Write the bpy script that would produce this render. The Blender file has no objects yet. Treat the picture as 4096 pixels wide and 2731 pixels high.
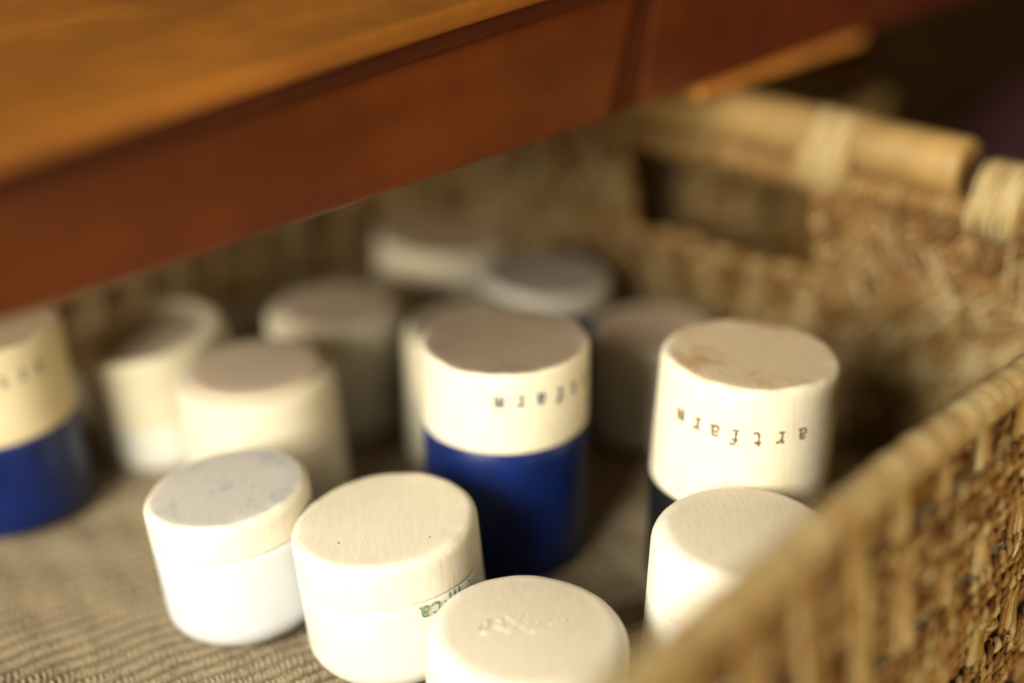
import bpy, math, random
import numpy as np
from mathutils import Vector, Matrix, Euler

random.seed(7); rng = np.random.default_rng(7)
S = bpy.context.scene
COL = S.collection
MM = 0.001          # everything below is written in millimetres
R = math.radians

# ------------------------------------------------------------ camera
cam = bpy.data.cameras.new('camera'); camo = bpy.data.objects.new('camera', cam); COL.objects.link(camo)
cam.lens = 50; cam.sensor_width = 36; cam.clip_start = 0.01; cam.clip_end = 50
camo.location = (0, 0, 0.297); camo.rotation_euler = (R(65), 0, 0)
cam.dof.use_dof = True; cam.dof.focus_distance = 0.449; cam.dof.aperture_fstop = 1.6
S.camera = camo

# ------------------------------------------------------------ world, lamps, exposure
w = bpy.data.worlds.new('World'); S.world = w; w.use_nodes = True
bg = w.node_tree.nodes['Background']
bg.inputs[0].default_value = (1.0, 0.60, 0.25, 1); bg.inputs[1].default_value = 0.04
def area(name, loc, target, size, power, color, size_y=None):
    l = bpy.data.lights.new(name, 'AREA'); l.energy = power; l.color = color
    l.shape = 'RECTANGLE'; l.size = size; l.size_y = size_y or size
    o = bpy.data.objects.new(name, l); COL.objects.link(o); o.location = loc
    o.rotation_euler = (Vector(target) - Vector(loc)).to_track_quat('-Z', 'Y').to_euler()
    return o
area('window_light', (-0.58, -0.40, 0.47), (-0.02, 0.47, 0.03), 0.46, 23.5, (1.0, 0.935, 0.77), 0.5)
area('added_warm_fill', (0.52, -0.16, 0.26), (0.22, 0.29, 0.04), 0.35, 2.9, (1.0, 0.76, 0.40))  # added fill lamp, brightens the outer face of the near basket wall
S.view_settings.view_transform = 'Standard'; S.view_settings.look = 'None'
S.view_settings.exposure = 0.18; S.view_settings.gamma = 1.0
S.render.engine = 'CYCLES'
S.cycles.use_denoising = True
S.cycles.max_bounces = 8; S.cycles.diffuse_bounces = 2

# ------------------------------------------------------------ materials
def mat(name, base=(.5, .5, .5), rough=.6, spec=.4):
    m = bpy.data.materials.new(name); m.use_nodes = True
    b = m.node_tree.nodes['Principled BSDF']
    b.inputs['Base Color'].default_value = (*base, 1); b.inputs['Roughness'].default_value = rough
    b.inputs['Specular IOR Level'].default_value = spec
    return m, m.node_tree, b
def N(t, kind, **kw):
    n = t.nodes.new(kind)
    for k, v in kw.items():
        if k in n.inputs.keys(): n.inputs[k].default_value = v
        else: setattr(n, k, v)
    return n
def coords(t, scale=(1, 1, 1), rot=(0, 0, 0)):
    c = t.nodes.new('ShaderNodeTexCoord'); mp = t.nodes.new('ShaderNodeMapping')
    oi = t.nodes.new('ShaderNodeObjectInfo'); ad = t.nodes.new('ShaderNodeVectorMath'); ad.operation = 'ADD'
    cx = t.nodes.new('ShaderNodeCombineXYZ')
    t.links.new(oi.outputs['Random'], cx.inputs[0]); t.links.new(oi.outputs['Random'], cx.inputs[2])
    t.links.new(c.outputs['Object'], ad.inputs[0]); t.links.new(cx.outputs[0], ad.inputs[1])
    t.links.new(ad.outputs[0], mp.inputs[0]); mp.inputs['Scale'].default_value = scale; mp.inputs['Rotation'].default_value = rot
    return mp.outputs[0]
def ramp(t, fac, stops):
    r = t.nodes.new('ShaderNodeValToRGB'); e = r.color_ramp.elements
    while len(e) < len(stops): e.new(.5)
    for el, (p, c) in zip(e, stops): el.position = p; el.color = (*c, 1)
    t.links.new(fac, r.inputs[0]); return r.outputs[0]
def mix(t, fac, a, b, mode='MIX'):
    m = t.nodes.new('ShaderNodeMix'); m.data_type = 'RGBA'; m.blend_type = mode
    for sock, v in ((m.inputs[0], fac), (m.inputs[6], a), (m.inputs[7], b)):
        if hasattr(v, 'is_linked') or hasattr(v, 'links'): t.links.new(v, sock)
        elif isinstance(v, (int, float)): sock.default_value = v
        else: sock.default_value = (*v, 1)
    return m.outputs[2]
def noise(t, vec, scale, detail=4, rough=.6):
    n = N(t, 'ShaderNodeTexNoise'); n.inputs['Scale'].default_value = scale
    n.inputs['Detail'].default_value = detail; n.inputs['Roughness'].default_value = rough
    t.links.new(vec, n.inputs['Vector']); return n.outputs['Fac']
def bump(t, b, h, strength, dist):
    n = t.nodes.new('ShaderNodeBump'); n.inputs['Strength'].default_value = strength; n.inputs['Distance'].default_value = dist
    t.links.new(h, n.inputs['Height']); t.links.new(n.outputs[0], b.inputs['Normal'])

def seagrass_mat():
    m, t, b = mat('seagrass', rough=.5, spec=.35)
    at = t.nodes.new('ShaderNodeAttribute'); at.attribute_name = 'tint'
    c = coords(t)
    n = noise(t, c, 900, 5, .7); n2 = noise(t, c, 60, 3)
    ma = t.nodes.new('ShaderNodeMath'); ma.operation = 'MULTIPLY_ADD'; ma.inputs[1].default_value = .55
    t.links.new(n, ma.inputs[0])
    mb = t.nodes.new('ShaderNodeMath'); mb.operation = 'MULTIPLY_ADD'; mb.inputs[1].default_value = .55; mb.inputs[2].default_value = -.28
    t.links.new(at.outputs['Fac'], mb.inputs[0]); t.links.new(mb.outputs[0], ma.inputs[2])
    col = ramp(t, ma.outputs[0], [(0, (.07, .025, .005)), (.28, (.28, .15, .045)), (.5, (.44, .345, .17)), (.72, (.55, .48, .285)), (1, (.74, .68, .47))])
    col = mix(t, n2, col, (.30, .24, .12), 'MIX') if False else col
    t.links.new(col, b.inputs['Base Color']); bump(t, b, n, .5, .0004)
    return m
GRASS = seagrass_mat()

def lid_mat(name, side, top, streak=.35, stain=None, stain_amt=.5):
    m, t, b = mat(name, rough=.62, spec=.25)
    c = coords(t, (1, 1, .10)); g = noise(t, c, 1100, 5, .65)
    sidec = mix(t, ramp(t, g, [(.48, (0, 0, 0)), (.72, (streak,) * 3)]), side, tuple(x * y for x, y in zip(side, (.80, .66, .45))))
    c3 = coords(t, (1, 1, 1)); blot = noise(t, c3, 55, 3)
    sidec = mix(t, ramp(t, blot, [(.5, (0, 0, 0)), (.75, (.35,) * 3)]), sidec, tuple(x * y for x, y in zip(side, (.93, .84, .62))))
    c2 = coords(t, (1, .16, 1), (0, 0, .5)); gt = noise(t, c2, 700, 6, .7)
    topc = mix(t, ramp(t, gt, [(.42, (0, 0, 0)), (.75, (.55,) * 3)]), top, tuple(x * .80 for x in top))
    if stain:
        ns = noise(t, c3, 48, 5, .7)
        topc = mix(t, ramp(t, ns, [(.50, (0, 0, 0)), (.68, (stain_amt,) * 3)]), topc, stain)
    fine = noise(t, c3, 2600, 3, .8)
    topc = mix(t, ramp(t, fine, [(.6, (0, 0, 0)), (.75, (.16,) * 3)]), topc, tuple(x * .7 for x in top))
    vo = t.nodes.new('ShaderNodeTexVoronoi'); vo.inputs['Scale'].default_value = 210; t.links.new(c3, vo.inputs['Vector'])
    pit = ramp(t, vo.outputs['Distance'], [(.06, (1, 1, 1)), (.13, (0, 0, 0))])
    gate = ramp(t, noise(t, c3, 60, 2), [(.55, (0, 0, 0)), (.6, (1, 1, 1))])
    pg = mix(t, 1.0, pit, gate, 'MULTIPLY')
    topc = mix(t, pg, topc, (.30, .20, .10)); sidec = mix(t, mix(t, .6, pg, (0, 0, 0)), sidec, (.40, .28, .15))
    at = t.nodes.new('ShaderNodeAttribute'); at.attribute_name = 'top'
    t.links.new(mix(t, at.outputs['Fac'], sidec, topc), b.inputs['Base Color'])
    mb = t.nodes.new('ShaderNodeMath'); mb.operation = 'ADD'; t.links.new(g, mb.inputs[0]); t.links.new(gt, mb.inputs[1])
    bump(t, b, mb.outputs[0], .22, .0005)
    return m
def glaze(name, base, rough=.3, var=.06):
    m, t, b = mat(name, base, rough, .5)
    c = coords(t); n = noise(t, c, 70, 4, .6)
    t.links.new(mix(t, ramp(t, n, [(.4, (0, 0, 0)), (.7, (1, 1, 1))]), base, tuple(x * (1 - 4 * var) for x in base)), b.inputs['Base Color'])
    n3 = noise(t, c, 500, 3); bump(t, b, n3, .12, .0004)
    return m
CREAM = (.84, .74, .54); WHITE = (.86, .81, .68)
M_lidA = lid_mat('pale_wood_grey_top', (.85, .79, .63), (.36, .28, .20), .3, (.13, .15, .16), .75)
M_lidB = lid_mat('pale_wood_tan_top', (.87, .80, .63), (.72, .58, .40), .45, (.50, .27, .10), .8)
M_lidE = lid_mat('bleached_wood', (.87, .82, .68), (.84, .76, .60), .5)
M_lidC = lid_mat('smooth_wax_wood', (.87, .82, .71), (.80, .71, .56), .15)
M_lidF = lid_mat('bleached_wood_grey_top', (.87, .82, .69), (.62, .59, .54), .3, (.34, .36, .42), .95)
M_lidG = lid_mat('cream_wood_pink_top', (.84, .77, .60), (.70, .57, .43), .2)
M_lidH = lid_mat('yellowed_wood', (.82, .75, .56), (.56, .46, .33), .4, (.30, .26, .18), .6)
M_lidK = lid_mat('dusky_wood_brown_top', (.84, .75, .58), (.68, .54, .39), .2)
M_lidL = lid_mat('blue_grey_top_wood', (.52, .50, .46), (.42, .38, .33), .2, (.24, .24, .26), .7)
M_blue = glaze('cobalt_glaze', (.003, .017, .125), .36, .12)
M_black = glaze('black_glaze', (.010, .011, .012), .35)
M_white = glaze('milk_white_glaze', (.74, .76, .80), .3, .01)
M_ivory = glaze('ivory_glaze', (.82, .80, .71), .3, .02)
M_ivory2 = glaze('dull_ivory_glaze', (.80, .74, .58), .4, .04)
def ink(name, c, fade=.5):
    m, t, b = mat(name, c, .7, .2)
    n = noise(t, coords(t), 1100, 3, .7)
    t.links.new(mix(t, ramp(t, n, [(.5, (0, 0, 0)), (.7, (fade,) * 3)]), c, (.75, .68, .5)), b.inputs['Base Color'])
    return m
I_brown = ink('brown_ink', (.10, .04, .014), .6); I_navy = ink('navy_ink', (.015, .03, .085), .35)
I_green = ink('green_ink', (.10, .24, .10), .6); I_fade = ink('faded_green_ink', (.52, .56, .38), .8); I_blue = ink('blue_ink', (.05, .14, .40), .5)
I_pale = ink('faded_blue_ink', (.62, .66, .58), .6)

def wood_mat(name, a, c_, rough, spec=.4, axis_rot=42):
    m, t, b = mat(name, rough=rough, spec=spec)
    c = coords(t, (1, 1, 1)); mp = t.nodes.new('ShaderNodeMapping'); t.links.new(c, mp.inputs[0])
    mp.inputs['Scale'].default_value = (.05, 1, 1)
    n = noise(t, mp.outputs[0], 55, 5, .65)
    wc = mix(t, ramp(t, n, [(.35, (0, 0, 0)), (.65, (1, 1, 1))]), a, c_)
    wear = noise(t, c, 16, 4, .6)
    t.links.new(mix(t, ramp(t, wear, [(.42, (.55,) * 3), (.60, (0, 0, 0))]), wc, tuple(x * .55 for x in a)), b.inputs['Base Color'])
    bump(t, b, n, .15, .0005); return m
W_red = wood_mat('red_brown_varnish', (.125, .026, .005), (.150, .034, .005), .38)
W_shade_joint = wood_mat('shade_strip_and_joint_brown', (.075, .015, .0035), (.095, .020, .0045), .6, .2)  # dark brown for the painted shade under the top and the joint
W_top = wood_mat('honey_varnish', (.32, .112, .012), (.35, .130, .015), .55)
W_trim = wood_mat('orange_pine', (.75, .30, .06), (.85, .38, .09), .5)
W_dowel = wood_mat('dowel_wood', (.34, .21, .075), (.43, .28, .10), .55)
M_dark, t_, b_ = mat('dark_floor', rough=.7)
n_ = noise(t_, coords(t_), 4, 4)
t_.links.new(ramp(t_, n_, [(.3, (.13, .07, .03)), (.7, (.34, .24, .10))]), b_.inputs['Base Color'])
M_purple, t_, b_ = mat('purple_felt', rough=.9, spec=.1)
n_ = noise(t_, coords(t_), 12, 4)
t_.links.new(ramp(t_, n_, [(.3, (.40, .20, .34)), (.7, (.52, .28, .44))]), b_.inputs['Base Color'])
M_cloth, t_, b_ = mat('corded_cotton', rough=.9, spec=.1)
at_ = t_.nodes.new('ShaderNodeAttribute'); at_.attribute_name = 'tint'
nf = noise(t_, coords(t_), 1500, 4, .7); ns = noise(t_, coords(t_), 22, 3)
cc = ramp(t_, at_.outputs['Fac'], [(0, (.07, .048, .024)), (.4, (.31, .25, .165)), (1, (.54, .47, .34))])
cc = mix(t_, ramp(t_, nf, [(.4, (0, 0, 0)), (.7, (.4,) * 3)]), cc, (.30, .22, .13))
cc = mix(t_, ramp(t_, ns, [(.4, (0, 0, 0)), (.7, (.35,) * 3)]), cc, (.34, .25, .15))
t_.links.new(cc, b_.inputs['Base Color']); bump(t_, b_, nf, .5, .0004)

# ------------------------------------------------------------ object helpers
def link_mesh(name, V, F, m, parent=None, smooth=True, attrs=None):
    me = bpy.data.meshes.new(name)
    V = np.asarray(V, dtype=np.float32) * MM
    if isinstance(F, np.ndarray):
        nf, k = F.shape
        me.vertices.add(len(V)); me.vertices.foreach_set('co', V.ravel())
        me.loops.add(nf * k); me.loops.foreach_set('vertex_index', F.ravel().astype(np.int32))
        me.polygons.add(nf); me.polygons.foreach_set('loop_start', np.arange(0, nf * k, k, dtype=np.int32))
        me.update(calc_edges=True)
    else:
        me.from_pydata([tuple(map(float, v)) for v in V], [], [tuple(int(i) for i in f) for f in F])
    me.validate()
    me.polygons.foreach_set('use_smooth', [smooth] * len(me.polygons))
    for k, a in (attrs or {}).items():
        at = me.attributes.new(k, 'FLOAT', 'POINT'); at.data.foreach_set('value', np.asarray(a, dtype=np.float32))
    me.materials.append(m); me.update()
    o = bpy.data.objects.new(name, me); COL.objects.link(o)
    if parent: o.parent = parent
    return o
def tag(o, label=None, cat=None, group=None, kind=None):
    if label: o['label'] = label
    if cat: o['category'] = cat
    if group: o['group'] = group
    if kind: o['kind'] = kind
    return o
def empty(name, loc, label, cat, group=None):
    o = bpy.data.objects.new(name, None); o.empty_display_size = .02; COL.objects.link(o); o.location = Vector(loc) * MM
    return tag(o, label, cat, group)

class Tubes:
    def __init__(s): s.V = []; s.F = []; s.T = []; s.n = 0
    def add(s, P, r, ref, k=5, tint=.5, closed=False, caps=False):
        P = np.asarray(P, float); n = len(P)
        if closed: T = np.roll(P, -1, 0) - np.roll(P, 1, 0)
        else: T = np.gradient(P, axis=0)
        T /= np.linalg.norm(T, axis=1)[:, None] + 1e-9
        ref = np.asarray(ref, float)
        A = np.cross(T, ref); A /= np.linalg.norm(A, axis=1)[:, None] + 1e-9
        B = np.cross(T, A)
        ang = np.arange(k) * 2 * math.pi / k
        r = np.broadcast_to(np.asarray(r, float), (n,))
        V = P[:, None, :] + r[:, None, None] * (np.cos(ang)[None, :, None] * A[:, None, :] + np.sin(ang)[None, :, None] * B[:, None, :])
        m = n if closed else n - 1
        i = np.arange(m)[:, None]; j = np.arange(k)[None, :]; i2 = (i + 1) % n; j2 = (j + 1) % k
        F = np.stack([i * k + j + 0 * j, i * k + j2, i2 * k + j2, i2 * k + j + 0 * j], -1).reshape(-1, 4) + s.n
        s.V.append(V.reshape(-1, 3)); s.F.append(F); s.T.append(np.broadcast_to(np.repeat(np.broadcast_to(tint, (n,)), k), (n * k,)))
        s.n += n * k
        if caps and not closed:
            for base, rev in ((0, 0), (n - 1, 1)):
                c = s.n; s.V.append(P[base][None]); s.T.append(np.array([np.broadcast_to(tint, (n,))[base]])); s.n += 1
                st = c - (n * k) + base * k if base == 0 else None
            # caps drawn as degenerate quads to stay all-quad
    def build(s, name, m, parent=None):
        return link_mesh(name, np.concatenate(s.V), np.concatenate(s.F), m, parent, attrs={'tint': np.concatenate(s.T)})

def box(name, m, parent, lo, hi, frame, bev=1.0, shear=0):
    """box in basket axes (u, v, h): chamfered"""
    import bmesh
    bm = bmesh.new(); bmesh.ops.create_cube(bm, size=1)
    for v in bm.verts:
        for i in range(3): v.co[i] = lo[i] + (v.co[i] + .5) * (hi[i] - lo[i])
        v.co[0] += shear * (v.co[2] - lo[2])
    bmesh.ops.bevel(bm, geom=bm.edges[:], offset=bev, segments=3, affect='EDGES', profile=.5)
    me = bpy.data.meshes.new(name)
    for v in bm.verts: v.co *= MM
    bm.to_mesh(me); bm.free()
    for p in me.polygons: p.use_smooth = False
    me.materials.append(m)
    o = bpy.data.objects.new(name, me); COL.objects.link(o); o.parent = parent
    return o

TH = R(42); UX, UY = math.sin(TH), math.cos(TH)     # u runs away to the right, v away to the left
def uv(u, v, h=0.0):
    u = np.asarray(u, float); v = np.asarray(v, float); h = np.asarray(h, float)
    return np.stack(np.broadcast_arrays(UX * u - UY * v, UY * u + UX * v, h), -1)

# ------------------------------------------------------------ ground and background
flo = link_mesh('floor', [(-4000, -3000, -64), (4000, -3000, -64), (4000, 6000, -64), (-4000, 6000, -64)], [(0, 1, 2, 3)], M_dark, smooth=False)
tag(flo, 'dark brown floor under the baskets', kind='structure')
n = 26; gx, gy = np.meshgrid(np.linspace(0, 1, n), np.linspace(0, 1, n), indexing='ij')
P0, P1, P2_, P3 = map(np.array, ((150., 900.), (640., 1560.), (1500., 1350.), (620., 600.)))
XY = ((1 - gx) * (1 - gy))[..., None] * P0 + (gx * (1 - gy))[..., None] * P1 + (gx * gy)[..., None] * P2_ + ((1 - gx) * gy)[..., None] * P3
Z = -54 + 4 * np.sin(gx * 23 + gy * 5) + 3 * np.sin(gy * 17 - gx * 7)
top = np.concatenate([XY, Z[..., None]], -1).reshape(-1, 3); botm = top.copy(); botm[:, 2] -= 5
I = np.arange(n * n).reshape(n, n)
Ft = np.stack([I[:-1, :-1], I[1:, :-1], I[1:, 1:], I[:-1, 1:]], -1).reshape(-1, 4)
edge = np.concatenate([I[:, 0], I[-1, 1:], I[-2::-1, -1], I[0, -2:0:-1]]); e2 = np.roll(edge, -1)
Fs = np.stack([edge, edge + n * n, e2 + n * n, e2], -1)
cl = link_mesh('purple_cloth', np.concatenate([top, botm]), np.concatenate([Ft, Ft[:, ::-1] + n * n, Fs]), M_purple)
tag(cl, 'dark purple cloth lying on the floor behind the basket handle', 'cloth')

# ------------------------------------------------------------ woven basket
def rrect(U0, U1, V0, V1, rad):
    """closed rounded rectangle: returns length and f(s) -> u, v, outward normal (nu, nv)"""
    segs = []
    W, H = U1 - U0 - 2 * rad, V1 - V0 - 2 * rad; arc = rad * math.pi / 2
    L = 2 * W + 2 * H + 4 * arc
    def f(s):
        s = np.mod(np.asarray(s, float), L); u = np.zeros_like(s); v = np.zeros_like(s); nu = np.zeros_like(s); nv = np.zeros_like(s)
        a = 0.0
        for (cu, cv, du, dv, ln, n0) in ((U0 + rad, V0, 1, 0, W, -90), (U1, V0 + rad, 0, 1, H, 0), (U1 - rad, V1, -1, 0, W, 90), (U0, V1 - rad, 0, -1, H, 180)):
            q = (s >= a) & (s < a + ln); d = s[q] - a
            u[q] = cu + du * d; v[q] = cv + dv * d; nu[q] = math.cos(R(n0)); nv[q] = math.sin(R(n0)); a += ln
            q = (s >= a) & (s < a + arc); th = R(n0) + (s[q] - a) / rad
            eu, ev = cu + du * ln, cv + dv * ln
            cu2, cv2 = eu - rad * math.cos(R(n0)), ev - rad * math.sin(R(n0))
            nu[q] = np.cos(th); nv[q] = np.sin(th); u[q] = cu2 + rad * nu[q]; v[q] = cv2 + rad * nv[q]; a += arc
        return u, v, nu, nv
    return L, f, (W, H, arc)
class Basket:
    def __init__(s, U0, U1, V0, V1, rad, rim, bulge=9, raise_far=0, base=-60):
        s.L, s.f, (s.W, s.H, s.arc) = rrect(U0, U1, V0, V1, rad); s.rim = rim; s.bulge = bulge; s.rf = raise_far; s.base = base
    def rimh(s, p):
        p = np.mod(p, s.L); a0 = s.W; a1 = s.W + s.arc; b0 = a1 + s.H; b1 = b0 + s.arc
        k = np.clip((p - a0) / (a1 - a0), 0, 1) * np.clip((b1 - p) / (b1 - b0), 0, 1)
        k = k * k * (3 - 2 * k)
        # sag of the long sides
        return s.rim + s.rf * k
    def P(s, p, h, off=0):
        u, v, nu, nv = s.f(p)
        hh = np.where(np.asarray(h) > 0, h * s.rimh(p) / s.rim, h)
        x = (hh - s.base) / (s.rim - s.base)
        o = off + s.bulge * np.sin(np.clip(x, 0, 1) * math.pi) + 1.2 * np.sin(np.asarray(p) * .021 + h * .03)
        return uv(u + nu * o, v + nv * o, hh)
UPREF = np.array((0, 0, 1.))
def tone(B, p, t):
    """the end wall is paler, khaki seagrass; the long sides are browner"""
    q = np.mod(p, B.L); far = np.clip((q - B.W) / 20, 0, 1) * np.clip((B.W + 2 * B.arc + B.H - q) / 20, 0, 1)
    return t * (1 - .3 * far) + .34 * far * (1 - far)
def twined(B, name, parent, h, s0, s1, r=1.12, amp=1.2, per=10.5, step=1.4, k=5, closed=False, col=0, skip=None, off=0):
    n = max(8, int((s1 - s0) / step)); p = np.linspace(s0, s1, n, endpoint=not closed)
    T = Tubes()
    ph0 = random.random() * 6.28
    wob = .5 * np.sin(p * .11 + h) + .35 * np.sin(p * .37 + h * 2.1)
    for st in range(2):
        ph = ph0 + st * math.pi + p * 2 * math.pi / per + .8 * np.sin(p * .05 + h)
        am = amp * (1 + .22 * np.sin(p * .83 + h * 3 + st))
        C = B.P(p, h + wob + am * np.sin(ph), off + am * np.cos(ph))
        q = np.floor((p + st * 31) / (per * 1.0) + h).astype(int)
        tb = (np.sin(q * 12.9898 + h * 7.1 + st * 3.3) * 43758.5453) % 1
        rr = r * (1 + .18 * np.sin(p * .61 + st * 2 + h))
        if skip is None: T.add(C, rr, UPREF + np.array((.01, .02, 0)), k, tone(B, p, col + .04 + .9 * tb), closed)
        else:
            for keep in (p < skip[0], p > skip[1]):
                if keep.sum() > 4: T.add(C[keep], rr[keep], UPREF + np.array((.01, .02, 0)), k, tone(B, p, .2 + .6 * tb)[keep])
    return T.build(name, GRASS, parent)
def stake_bundle(B, parent, s, h0, h1, n=5, w=1.9, r=1.05):
    T = Tubes(); m = max(6, int((h1 - h0) / 5))
    for i in range(n):
        h = np.linspace(h0, h1, m); lift = .2 if s < B.W else 0; p = s + (i - (n - 1) / 2) * w + .5 * np.sin(h * .12 + i * 2 + s) + random.uniform(-.4, .4)
        C = B.P(p, h, lift + .5 * np.sin(h * .2 + i))
        T.add(C, r * (1 + .25 * np.sin(h * .5 + i)) * random.uniform(.8, 1.2), (1, .1, 0), 6, random.uniform(.5, 1.05))
    return T.build('stake', GRASS, parent)
def coil(B, name, parent, s0, s1, core, wr, pitch, h, closed=True):
    T = Tubes(); n = int((s1 - s0) / 3); p = np.linspace(s0, s1, n, endpoint=not closed)
    fr_ = 1 + (.28 if B.rf else 0) * np.clip((np.mod(p, B.L) - B.W) / 30, 0, 1) * np.clip((B.W + 2 * B.arc + B.H - np.mod(p, B.L)) / 30, 0, 1)
    T.add(B.P(p, h), core * fr_, UPREF, 8, .3, closed)
    turns = int((s1 - s0) / pitch); m = turns * 10; p = np.linspace(s0, s1, m, endpoint=not closed)
    a = np.arange(m) * 2 * math.pi / 10
    fr_ = 1 + (.28 if B.rf else 0) * np.clip((np.mod(p, B.L) - B.W) / 30, 0, 1) * np.clip((B.W + 2 * B.arc + B.H - np.mod(p, B.L)) / 30, 0, 1)
    rr = (core * fr_ + wr * .45) * (1 + .02 * np.sin(p * .31) + .04 * np.sin(p * 1.7))
    tb = (np.sin(np.floor(np.arange(m) / 10) * 12.98) * 43758.5) % 1
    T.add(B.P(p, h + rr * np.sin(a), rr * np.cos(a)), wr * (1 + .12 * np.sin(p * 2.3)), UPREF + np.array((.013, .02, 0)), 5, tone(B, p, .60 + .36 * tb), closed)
    return T.build(name, GRASS, parent)

bk = empty('woven_basket', uv(200, 350, -62), 'large rectangular seagrass basket with wrapped rim, holding all the jars', 'basket')
def under(o, root):
    o.matrix_parent_inverse = Matrix.Translation(-Vector(root.location)); return o
B = Basket(-80, 487, 141, 560, 34, 108, 8, 8)
HV0, HV1 = 270, 370                                   # hand hole in the far end wall, in v
s_far0 = B.W + B.arc                                   # perimeter position where the far wall starts (v = V0 + rad)
def s_of_v(v): return s_far0 + (v - (141 + 34))
hole = (s_of_v(HV0), s_of_v(HV1))
rows = []; h = 88.0
while h > -58:
    for q in range(5):
        if h > -58: rows.append(h)
        h -= 4.3
    h -= 12.5
for h in rows:
    under(twined(B, 'twined_row', bk, h, 0, B.L, closed=True, off=1.0) if h < 62 else
          twined(B, 'twined_row', bk, h, hole[1] + 1, hole[0] - 1 + B.L), bk)
# the far end wall is woven closer: extra rows fill its gaps
extra = []
allr = [104] + sorted(rows, reverse=True)
for a, b in zip(allr, allr[1:]):
    if a - b > 8 and a > 0:
        extra += [a - (a - b) * k / 4 for k in (1, 2, 3)]
for h in extra:
    a0, a1 = s_far0 - 14, s_far0 + B.H + 14
    if h < 62 : under(twined(B, 'twined_row', bk, h, a0, a1, 1.5, 1.7, 10), bk)
    else:
        under(twined(B, 'twined_row', bk, h, a0, hole[0] - 1, 1.5, 1.7, 10), bk); under(twined(B, 'twined_row', bk, h, hole[1] + 1, a1, 1.5, 1.7, 10), bk)
# inner layer that closes the open bands of the near long wall
for a, b in zip(allr, allr[1:]):
    if a - b > 8:
        for k in range(1, 6): under(twined(B, 'inner_row', bk, a - (a - b) * k / 6, 150, B.W + 14, 1.3, 1.2, 11, col=-.12, off=-3.2), bk)
s = 6.0
while s < B.L - 8:
    inh = hole[0] - 4 < s < hole[1] + 4
    under(stake_bundle(B, bk, s, -58, 62 if inh else 107), bk)
    s += 25
under(coil(B, 'rim_rope', bk, 0, B.L, 3.7, 1.45, 2.9, 108), bk)
# ropes that frame the hand hole
T = Tubes()
for hcur in (63,):
    p = np.linspace(hole[0] - 3, hole[1] + 3, 90)
    for st in range(2):
        ph = p * .75 + st * math.pi; T.add(B.P(p, hcur + 1.5 * np.sin(p * .09) + .03 * (hole[1] - p) + 2 * np.sin(ph), 2.2 * np.cos(ph)), 1.8, UPREF + np.array((.01, .02, 0)), 6, .45 + .3 * np.sin(p * .4))
for sc in hole:
    hv = np.linspace(61, 106, 34)
    for st in range(2):
        ph = hv * .8 + st * math.pi; T.add(B.P(sc + 2 * np.sin(ph) + 2 * np.sin(hv * .08), hv, 2 * np.cos(ph)), 1.7, (1, .1, 0), 6, .45 + .3 * np.sin(hv * .5))
under(T.build('hole_binding', GRASS, bk), bk)
# loose fibres
T = Tubes()
def fibre(s, h, off, dirs, ln, r):
    m = 6; t = np.linspace(0, 1, m)
    p = s + dirs[0] * ln * t + random.uniform(-2, 2) * np.sin(t * 3); hq = h + dirs[1] * ln * t + random.uniform(-1.5, 1.5) * np.sin(t * 2.5)
    T.add(B.P(p, hq, off + random.uniform(.3, 1.6) * np.sin(t * 3.14) * (1 if off > 0 else -1)), r * (1 - .6 * np.abs(t - .4)), (.3, .2, .9), 4, random.uniform(.15, 1.1))
for i in range(1500):   # inner face of the far end wall: shaggy
    s_ = random.uniform(s_far0 - 10, s_far0 + B.H * .85); h_ = random.uniform(-2, 86)
    if hole[0] - 6 < s_ < hole[1] + 6 and h_ > 50: continue
    a = random.gauss(-.75, .3) if random.random() < .7 else random.gauss(1.3, .3)
    ln = random.uniform(12, 28)
    if hole[0] - 26 < s_ < hole[0] and h_ > 44: ln = 5
    fibre(s_, h_, -random.uniform(1.8, 3.6), (math.cos(a), math.sin(a)), ln, random.uniform(.55, 1.1))
for i in range(160):   # outer face of the near long wall
    s_ = random.uniform(200, B.W + B.arc); h_ = random.uniform(-50, 104); a = random.gauss(0, .8)
    fibre(s_, h_, random.uniform(2.2, 3.4), (math.cos(a), math.sin(a)), random.uniform(3, 10), random.uniform(.25, .6))
lf = under(T.build('loose_fibres', GRASS, bk), bk); lf['kind'] = 'stuff'
# base panel under the cloth
bp = box('base_panel', GRASS, bk, (-72, 149, -59), (476, 552, -6), None, 2); bp.rotation_euler = (0, 0, math.pi / 2 - TH); under(bp, bk)
def in_uv(o, root): o.rotation_euler = (0, 0, math.pi / 2 - TH); return under(o, root)
# handle: two dowels lashed over the rim of the far end wall
def dowel(v0, v1, u, h, r, name='handle_bar'):
    n_, k = 24, 28; V = []; F = []
    prof = [(0, 0), (0, r * .55), (.0, r - 1.6), (.5, r - .5), (1.8, r)]
    st = [(v0 + a, b) for a, b in prof] + [(v, r) for v in np.linspace(v0 + 6, v1 - 6, n_)] + [(v1 - a, b) for a, b in prof[::-1]]
    for v, rr in st:
        for j in range(k):
            a = 2 * math.pi * j / k; V.append(uv(u + rr * math.cos(a) * (1 + .01 * math.sin(v * .1)), v, h + rr * math.sin(a)))
    for i in range(len(st) - 1):
        for j in range(k): F.append((i * k + j, i * k + (j + 1) % k, (i + 1) * k + (j + 1) % k, (i + 1) * k + j))
    return under(link_mesh(name, V, F, W_dowel, bk), bk)
dowel(213, 430, 491, 132, 11)
dowel(120, 207, 490, 126, 9)
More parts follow.
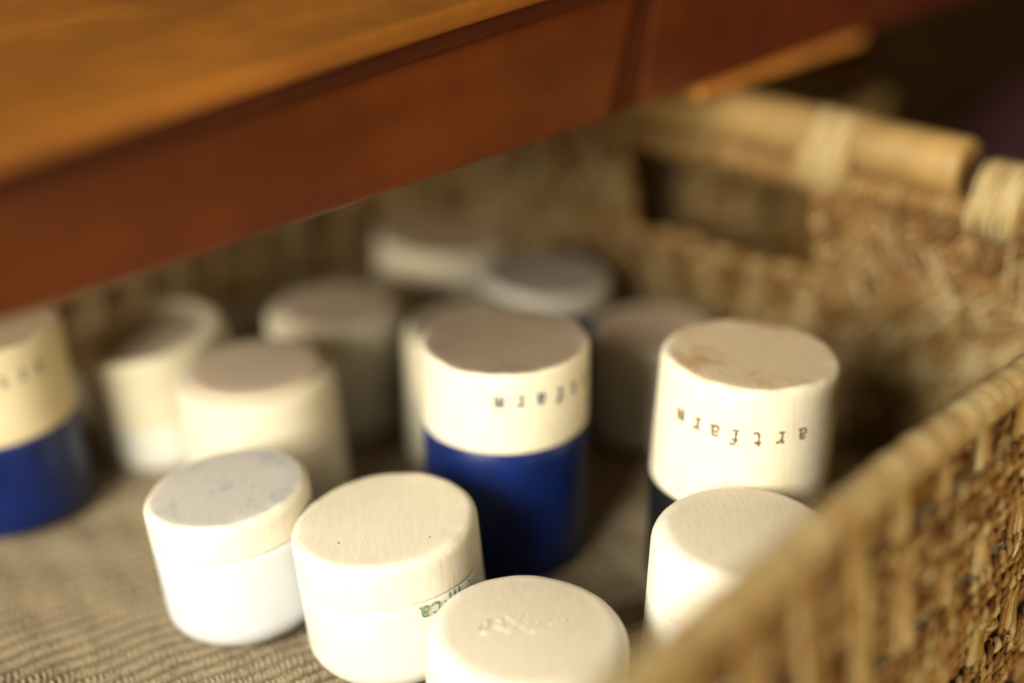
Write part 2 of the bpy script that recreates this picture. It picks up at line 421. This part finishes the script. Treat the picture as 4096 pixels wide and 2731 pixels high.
def lashing(v0, n, pitch, u, hc, a_, b_, r=.85):
    T = Tubes()
    for i in range(n):
        for dup_ in range(2):
            th = np.linspace(0, 2 * math.pi, 30, endpoint=False); lean = random.uniform(-5, 2)
            C = uv(u + (a_ + .6 * dup_) * np.cos(th), v0 + i * pitch + dup_ * .9 + lean * np.sin(th) + .5 * np.sin(3 * th + i), hc + (b_ + random.uniform(-.8, .8)) * np.sin(th))
            T.add(C, r * random.uniform(.75, 1.15), uv(0, 1, 0), 6, random.uniform(.62, 1.05), True)
    return under(T.build('lashing', GRASS, bk), bk)
lashing(256, 12, 1.8, 490, 126, 12, 17.2)
lashing(187, 10, 1.9, 489, 122.5, 11, 14.5)
lashing(395, 12, 1.9, 490, 126, 12, 17.2)

# second basket behind, glimpsed through the hand hole
b2 = empty('woven_basket', uv(610, 420, -62), 'smaller woven basket behind, glimpsed through the hand hole of the big one', 'basket')
B2 = Basket(540, 690, 347, 500, 14, 92, 3, 0)
h = 89
while h > -58:
    under(twined(B2, 'twined_row', b2, h, 0, B2.L, 1.7, 1.9, 12, 2.4, 5, True), b2); h -= 6.2
s = 5
while s < B2.L - 5: under(stake_bundle(B2, b2, s, -60, 90, 3, 2.4, 1.1), b2); s += 24
under(coil(B2, 'rim_rope', b2, 0, B2.L, 2.6, 1.3, 3.2, 93), b2)

# ------------------------------------------------------------ corded cloth on the basket floor
def axis(lo, hi, f0, f1, fine, coarse):
    a = list(np.arange(lo, f0, coarse)) + list(np.arange(f0, f1, fine)) + list(np.arange(f1, hi + coarse, coarse)); return np.array(a)
ax = axis(-440, 390, -260, 160, .6, 4.0); ay = axis(30, 740, 225, 560, .6, 4.0)
X, Y = np.meshgrid(ax, ay, indexing='ij')
cu = UX * X + UY * Y; cv = -UY * X + UX * Y
al = X * math.sin(R(58)) + Y * math.cos(R(58)); ac = -X * math.cos(R(58)) + Y * math.sin(R(58))
ac = ac + 2.6 * np.sin(al * .022 + 1) + 1.3 * np.sin(al * .051 + ac * .03) + .5 * np.sin(al * .21 + ac * .05)
vn = np.zeros(X.shape)
for k_ in range(10):
    a_, b_2, c_ = rng.normal(0, .16), rng.normal(0, .16), rng.random() * 6.28; vn += .14 * np.sin(a_ * X + b_2 * Y + c_)
fade = np.clip((X + 260) / 30, 0, 1) * np.clip((160 - X) / 30, 0, 1) * np.clip((Y - 225) / 25, 0, 1) * np.clip((560 - Y) / 50, 0, 1)
ac = ac + 1.6 * vn
rib = np.abs(np.sin(math.pi * ac / 6.0)); ribi = np.floor(ac / 6.0)
fr = ac / 6.0 - ribi
beads = .5 + .5 * np.sin(2 * math.pi * (al / 1.9 + .55 * np.sin(ribi * 2.4) + .5 * np.sin(al * .23 + ribi * 1.7) + .3 * vn) + 5.0 * np.abs(fr - .5))
jit = rng.random(X.shape)
hgt = (rib ** .7 * (.9 + .75 * beads * np.clip(1 + vn, .2, 2)) * 1.35 + .9 * (jit - .5) + .9 * vn) * (.15 + .85 * fade)
und = 1.0 * np.sin(X * .03 + Y * .021) + .8 * np.sin(Y * .055 - X * .02)
wall = np.minimum.reduce([cu + 70, 474 - cu, cv - 152, 549 - cv]); up = 9 * np.exp(-np.maximum(wall, 0) / 6.0)
Zc = -1.6 + hgt + und + up
keep = wall > 0
I = np.arange(X.size).reshape(X.shape)
fk = keep[:-1, :-1] & keep[1:, :-1] & keep[1:, 1:] & keep[:-1, 1:]
F = np.stack([I[:-1, :-1], I[1:, :-1], I[1:, 1:], I[:-1, 1:]], -1)[fk]
used = np.zeros(X.size, bool); used[F.ravel()] = True; re = np.cumsum(used) - 1
V = np.stack([X, Y, Zc], -1).reshape(-1, 3)[used]; tint = np.clip(rib * (.35 + .65 * beads) * fade + .5 * (1 - fade), 0, 1).ravel()[used]  # shade in the grooves between ribs and beads is put into the tint
tint = np.clip(tint + .15 * (jit.ravel()[used] - .5), 0, 1)
cloth = link_mesh('cloth_liner', V, re[F], M_cloth, attrs={'tint': tint})
tag(cloth, 'beige corded cloth lining the floor of the big basket under the jars', 'cloth')

# ------------------------------------------------------------ wooden bench standing over the far side of the basket
bn = empty('wooden_bench', (120, 700, -62), 'red-brown varnished wooden bench with honey-coloured top reaching over the basket', 'bench')
VF = 313.5                                             # its front runs parallel to the basket's long sides
def rise(u): return .056 * (u - 156)                    # the top slopes up gently towards its far end
for nm, m_, lo, hi, bev, sh, mode in (
        ('bench_top', W_top, (88, VF - 7, 189), (1300, 720, 196.5), 2.4, 0, 1),
        ('shade_strip', W_shade_joint, (90, VF - 3, 182), (1292, VF + 14, 188.6), 1.5, 0, 1),  # dark strip added as the overhang's shade below the bench top
        ('joint_filler', W_shade_joint, (400, VF + 1.2, 151), (423, VF + 16, 181.4), .4, .4, 2),
        ('apron_board', W_red, (91, VF, 150), (401, VF + 16, 181.6), 1.5, .5, 2),
        ('apron_board', W_red, (419.5, VF + .8, 150.5), (1290, VF + 18, 181.6), 1.2, .35, 2),
        ('trim_strip', W_trim, (462, VF + 2, 144.5), (592, VF + 17, 150.2), 1.2, 0, 0),
        ('rear_apron', W_red, (98, 700, 140), (1290, 716, 188.5), 2, 0, 2),
        ('end_board', W_red, (95, VF + 32, 153), (109, 699, 188.5), 1.5, 0, 2),
        ('leg', W_red, (140, 660, -62), (176, 696, 188.5), 3, 0, 2), ('leg', W_red, (1200, 660, -62), (1236, 696, 188.5), 3, 0, 2),
        ('leg', W_red, (1200, 340, -62), (1236, 376, 188.5), 3, 0, 2), ('leg', W_red, (640, 660, -62), (676, 696, 188.5), 3, 0, 2)):
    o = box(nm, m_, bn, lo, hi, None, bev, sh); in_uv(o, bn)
    mid = (lo[2] + hi[2]) / 2 * MM
    for v in o.data.vertices:
        if mode == 1 or (mode == 2 and v.co.z > mid): v.co.z += rise(v.co.x / MM) * MM

# ------------------------------------------------------------ lettering
G = {'a': [[(.1, .82), (.2, .97), (.48, 1), (.63, .85), (.64, .15), (.74, .02), (.86, .04)], [(.64, .58), (.3, .6), (.1, .46), (.05, .22), (.18, .03), (.42, .02), (.64, .22)]],
     'r': [[(.05, .98), (.3, .98), (.3, .02)], [(.05, .02), (.62, .02)], [(.3, .6), (.45, .88), (.66, 1), (.84, .9)]],
     't': [[(.3, 1.32), (.3, .22), (.42, .03), (.62, 0), (.8, .14)], [(.04, .97), (.72, .97)]],
     'f': [[(.3, .02), (.3, 1.15), (.42, 1.38), (.64, 1.42), (.8, 1.28)], [(.04, .95), (.66, .95)], [(.06, .02), (.6, .02)]],
     'm': [[(-.02, .97), (.1, .97), (.1, .02)], [(.1, .82), (.24, .98), (.4, .92), (.44, .78), (.44, .05)], [(.44, .82), (.58, .98), (.74, .92), (.78, .78), (.78, .02)], [(-.04, .02), (.22, .02)], [(.66, .02), (.92, .02)]],
     'M': [[(.1, 1), (.1, 0)], [(.1, .8), (.25, 1), (.4, .9), (.44, .75), (.44, 0)], [(.44, .8), (.6, 1), (.75, .9), (.78, .75), (.78, 0)]],
     'c': [[(.78, .8), (.6, .98), (.35, .98), (.14, .78), (.08, .45), (.18, .12), (.42, 0), (.68, .06), (.8, .22)]],
     '.': [[(.3, .42), (.42, .5), (.3, .55)]],
     's': [[(.78, .85), (.5, 1), (.18, .85), (.25, .6), (.6, .42), (.72, .15), (.4, 0), (.1, .12)]],
     '|': [[(.3, 1.2), (.42, .6), (.3, 0)], [(.3, .6), (.6, .5)]]}
def densify(pl, n=3):
    out = []
    for a, b in zip(pl, pl[1:]):
        for i in range(n): out.append((a[0] + (b[0] - a[0]) * i / n, a[1] + (b[1] - a[1]) * i / n))
    out.append(pl[-1]); return out
def lettering(parent, rad_at, chars, m, stroke=.42, flip=True, name='lettering'):
    """chars: (glyph, angle deg, z, size). Flat ink ribbons wrapped round the jar"""
    V = []; F = []; sg = -1 if flip else 1
    for ch, ang, z, sz in chars:
        for pl in G[ch]:
            P = densify(pl); n = len(P)
            for i, (x, y) in enumerate(P):
                a, b = P[max(0, i - 1)], P[min(n - 1, i + 1)]; dx, dy = b[0] - a[0], b[1] - a[1]; l = math.hypot(dx, dy) + 1e-9
                wv = stroke * (.85 + .3 * random.random()) / 2
                for sd in (1, -1):
                    px = (x - .42) * sz * sg + sd * -dy / l * wv; py = (y - .5) * sz * sg + sd * dx / l * wv
                    zz = z + py; rr = rad_at(zz) + .10; f_ = R(ang) + px / rr
                    V.append((rr * math.sin(f_), -rr * math.cos(f_), zz))
                if i < n - 1:
                    k = len(V) - 2; F.append((k, k + 1, k + 3, k + 2))
    return link_mesh(name, V, F, m, parent, False)

# ------------------------------------------------------------ jars
def lathe(name, prof, m, parent, tops=None, wob=.004, seed=0, flat=None, n=96):
    V = []; A = []
    r_ = random.Random(seed); p1, p2, p3 = (r_.random() * 6.28 for _ in range(3))
    mr = max(q_[0] for q_ in prof)
    for k, (rr, z) in enumerate(prof):
        for j in range(n):
            a = 2 * math.pi * j / n
            q = rr * (1 + wob * (math.sin(2 * a + p1) + .6 * math.sin(3 * a + p2) + .35 * math.sin(5 * a + p3)))
            if flat:
                d = math.cos(a - R(flat[0])); lim = flat[1]
                if d > 0 and q * d > lim and z > flat[2]: q = lim / d + .25 * (q - lim / d)
            zz = z
            if k > len(prof) * .55 and tops:
                e_ = math.sin(4 * a + p2) + .7 * math.sin(7 * a + p1) + .5 * math.sin(13 * a + p3) + .35 * math.sin(23 * a + p2)
                wgt = min(1, max(0, rr / mr - .78) / .12) * max(0, 1 - (prof[-1][1] - z) / 6)
                zz += .16 * e_ * wgt; q += .10 * (math.sin(9 * a + p3) + .6 * math.sin(17 * a + p1)) * wgt
            V.append((q * math.cos(a), q * math.sin(a), zz)); A.append(tops[k] if tops else 0)
    F = [(i * n + j, i * n + (j + 1) % n, (i + 1) * n + (j + 1) % n, (i + 1) * n + j) for i in range(len(prof) - 1) for j in range(n)]
    F.append(tuple(range(n))[::-1]); F.append(tuple((len(prof) - 1) * n + j for j in range(n)))
    return link_mesh(name, V, F, m, parent, True, {'top': A})
def arc(cx, cz, r, a0, a1, n): return [(cx + r * math.cos(R(a0 + (a1 - a0) * i / n)), cz + r * math.sin(R(a0 + (a1 - a0) * i / n))) for i in range(n + 1)]
def jar(label, top, D, H, lid_h, lid_m, body_m, lean=0, lean2=0, shoulder=2.5, foot=5, top_style='flat', taper=0, dome=0, wob=.004, spin=0, flat=None, bulge=0, ringw=3):
    E_ = Euler((R(lean2), R(lean), 0)); off = E_.to_matrix() @ Vector((0, 0, H))
    r = empty('jar', Vector(top) - off, label, 'jar', 'small jars with wooden lids in the basket'); r.rotation_euler = E_
    R0 = D / 2; zs = H - lid_h; seed = int(abs(top[0] * 7 + top[1]))
    rad = lambda z: R0 + taper * (1 - z / H) + bulge * math.sin(math.pi * min(1, max(0, z / H)))
    # body: rounded foot, wall up to the seam
    pr = [(rad(0) - foot, 0)] + [(rad(foot) - foot + foot * math.sin(R(a)), foot - foot * math.cos(R(a))) for a in (15, 30, 45, 60, 75, 90)]
    pr += [(rad(z) - .03, z) for z in np.linspace(foot + 1, zs - .6, 10)] + [(rad(zs) - .35, zs - .12), (rad(zs) - 3, zs - .12)]
    lathe('body', pr, body_m, r, wob=wob, seed=seed, flat=flat)
    # lid: seam, wall, rounded shoulder, top with slight unevenness
    pr = [(rad(zs) - 3, zs), (rad(zs) - .35, zs), (rad(zs), zs + .5)] + [(rad(z), z) for z in np.linspace(zs + 1.2, H - shoulder, 10)]
    tp = [0] * len(pr)
    rt = rad(H) - shoulder
    if top_style == 'flat':
        pts = arc(rt, H - shoulder, shoulder, 12, 90, 7)
        pr += pts; tp += [0, 0, 0, 0, .05, .2, .55, .85][:len(pts)]
        for q in (.9, .75, .5, .25, .05): pr.append((rt * q, H + dome * (1 - q * q))); tp.append(1)
    elif top_style == 'inset':       # a plug sitting in a ring
        pts = arc(rt, H - shoulder, shoulder, 12, 100, 6); pr += pts; tp += [0] * len(pts)
        ri = rt - ringw
        for q, z in ((ri + .6, H - .1), (ri + .1, H - .9), (ri - .5, H - 1.8), (ri - 1.2, H - 1.9), (ri - 1.8, H - 1.3)): pr.append((q, z)); tp.append(.6)
        for q in (.85, .6, .3, .05): pr.append(((ri - 2) * q, H - 1.1 + dome * (1 - q))); tp.append(1)
    elif top_style == 'proud':       # a disc standing a little above the ring
        pts = arc(rt, H - 2.4 - shoulder, shoulder, 12, 95, 6); pr = pr[:-2] + pts; tp = tp[:-2] + [0] * len(pts)
        ri = rt - ringw
        for q, z, a in ((ri, H - 2.5, .2), (ri - .2, H - 1.4, .8), (ri - .6, H - .4, 1), (ri - 1.4, H, 1)): pr.append((q, z)); tp.append(a)
        for q in (.85, .6, .3, .05): pr.append(((ri - 2) * q, H + .1)); tp.append(1)
    lathe('lid', pr, lid_m, r, tp, wob=wob, seed=seed, flat=flat)
    r['_r'] = 0; del r['_r']
    return r, rad, zs
# tall blue jar, centre
r, rad, zs = jar('tall jar with cobalt blue body and grey-stained pale wood lid, at the centre', (-2.5, 458, 84.5), 59.5, 85.5, 30.5, M_lidA, M_blue, 0, 0, 1.6, 4, wob=.006, flat=(38, 28.6, 60))
lettering(r, rad, [(c, a, 75.6, 3.6) for c, a in zip('mraftra', (-3.5, 10.5, 24.5, 39, 53, 67, 81))], I_navy, .85)
lettering(r, rad, [('|', -32, 71, 8), ('|', 14, 63, 3)], I_pale, .9, name='faded_mark')
# tall jar, right
r, rad, zs = jar('tall jar with a long cream wood lid lettered in brown over a black body', (81.2, 436, 89.5), 60.5, 89.5, 47, M_lidB, M_black, 1.5, -1, 3.0, 4, wob=.005, bulge=.6)
lettering(r, rad, [(c, a - 3, z + 1, 3.7) for c, a, z in zip('mraftra', (-51, -38, -25.5, -13, 1, 15.5, 30.5), (73.6, 73, 72.5, 72.2, 72, 72, 72.3))], I_brown, .78)
# low jar, right
r, rad, zs = jar('smooth white round-shouldered jar behind the near basket rim, in front of the brown-lettered jar', (73.5, 374, 58.5), 60, 58.5, 22, M_lidC, M_ivory, 2, 0, 6.5, 9, dome=1.2)
# front jar with pressed marks
r, rad, zs = jar('cream jar nearest the camera with marks pressed into its lid', (4.7, 349, 40.5), 61, 40.5, 17, M_lidC, M_ivory, 1, 1.5, 7, 8, dome=1.5)
T = Tubes()
MK = [[(-13, -4), (-11.5, -.5), (-9.5, .8), (-9.8, -2), (-11.5, -4.2), (-9.5, -4)], [(-9, -.2), (-7, 1.4), (-5.6, .6), (-5.2, -1.4)], [(-7.6, -1.5), (-4, -3.4), (-1.5, -4)],
      [(-3.2, -6), (-1.2, -1), (.8, 4)], [(-4, 2.4), (-.6, -.6), (2.4, -3.6)], [(3, -1), (4.4, .6), (6, .4), (4.6, -2.4), (3, -4), (6.6, -3.2)], [(7, -2.4), (7.6, .2), (8.6, 1), (9, -.6), (9.8, 1.4), (10.8, 1.6), (11, 0)], [(11, 1.2), (12.4, 2.6), (13.6, 2), (13, .4)]]
for pl in MK:
    P = np.array([(x - 0, y, 41.75 - (x * x + y * y) / 560) for x, y in densify([(a * 1.0, b * 1.1) for a, b in pl], 4)])
    T.add(P - np.array((2.2, 0, .12)), .55, (0, 0, 1), 8, .5)
link_mesh('pressed_mark', np.concatenate(T.V), np.concatenate(T.F), M_lidC, r, attrs={'top': np.ones(T.n)})
# middle front jar
r, rad, zs = jar('oval-topped bleached wood lid on an ivory jar with green print, front centre', (-41.5, 393.5, 50.8), 60.5, 49, 15.5, M_lidE, M_ivory, -5, 0, 3.6, 9, dome=.5, wob=.013)
lettering(r, rad, [('a', 25, 30.6, 3.7), ('c', 32.5, 30.6, 3.7), ('.', 39, 31.0, 3.4), ('M', 47, 30.5, 6), ('.', 60, 32.5, 3.4)], I_green, .65)
lettering(r, rad, [(c, a, 31.4, 3.2) for c, a in zip('scar', (-62, -54, -46, -38))], I_fade, .5, name='faded_lettering')
# left front jar
r, rad, zs = jar('squat milk-white jar with speckled grey lid top, left front on the cloth', (-96, 412.7, 51), 54.8, 50.5, 13.5, M_lidF, M_white, -6, 0, 3.0, 10, wob=.016, flat=(60, 25.6, 30))
lettering(r, rad, [('|', -49, 33, 5), ('a', -42, 30, 3)], I_blue, .9, name='blue_mark')
# jar behind the left front one
r, rad, zs = jar('cream jar with inset pinkish lid top, directly behind the grey-lidded squat jar', (-97.5, 484, 61.5), 59, 61.5, 22, M_lidG, M_ivory2, -3, 0, 3.4, 8, 'proud', taper=1.5, ringw=.4)
# leaning jar at left
r, rad, zs = jar('yellowed cream jar leaning beside the blue-bodied jar, dark plug in its lid', (-152, 538, 51), 62, 53, 30, M_lidH, M_ivory, -8, 2, 3, 8, 'inset', ringw=5)
# jar behind, left of the centre
r, rad, zs = jar('cream jar with dark brown inset lid top behind the pinkish-lidded jar', (-76, 562, 53), 60, 54, 20, M_lidG, M_ivory2, -1, 0, 3.4, 5, 'proud', ringw=.8)
# jar behind the blue one
r, rad, zs = jar('cream jar mostly hidden behind the left side of the tall centre blue jar', (-17, 527, 59), 54, 59, 20, M_lidH, M_ivory2, 0, 0, 4, 5)
# farthest jar
r, rad, zs = jar('farthest jar, brown-topped with a pale side, deep in the shadow under the bench', (-33, 651, 52), 66, 52, 26, M_lidK, M_ivory2, 2.5, 0, 4, 5, 'flat')
# blue-grey topped jar
r, rad, zs = jar('dark-bodied jar with blue-grey lid top against the far basket wall', (15, 578, 61), 57, 61, 10, M_lidL, M_blue, 3, 0, 3, 4)
# jar behind the tall right one
r, rad, zs = jar('cream jar with greyish pink top and faint green line between the two tall jars', (60, 546.7, 49), 52, 49, 15, lid_mat('pale_pink_top_wood', (.84, .79, .66), (.72, .58, .45), .2), M_ivory, 0, 0, 2.5, 6)
lettering(r, rad, [(c, a, 33, 3) for c, a in zip('mraf', (-40, -28, -16, -4))], I_fade, .5, name='faded_lettering')
# left edge blue jar
r, rad, zs = jar('tall jar with cobalt body and cream lid, cut by the left edge under the bench', (-202, 485, 77), 62, 76, 37, lid_mat('ochre_wood', (.74, .64, .42), (.55, .42, .27), .3),  M_blue, -3, 0, 1.6, 4)
lettering(r, rad, [(c, a, 65, 3.8) for c, a in zip('mraftra', (-22, -8, 6, 20, 34, 48, 62))], I_navy, .7)
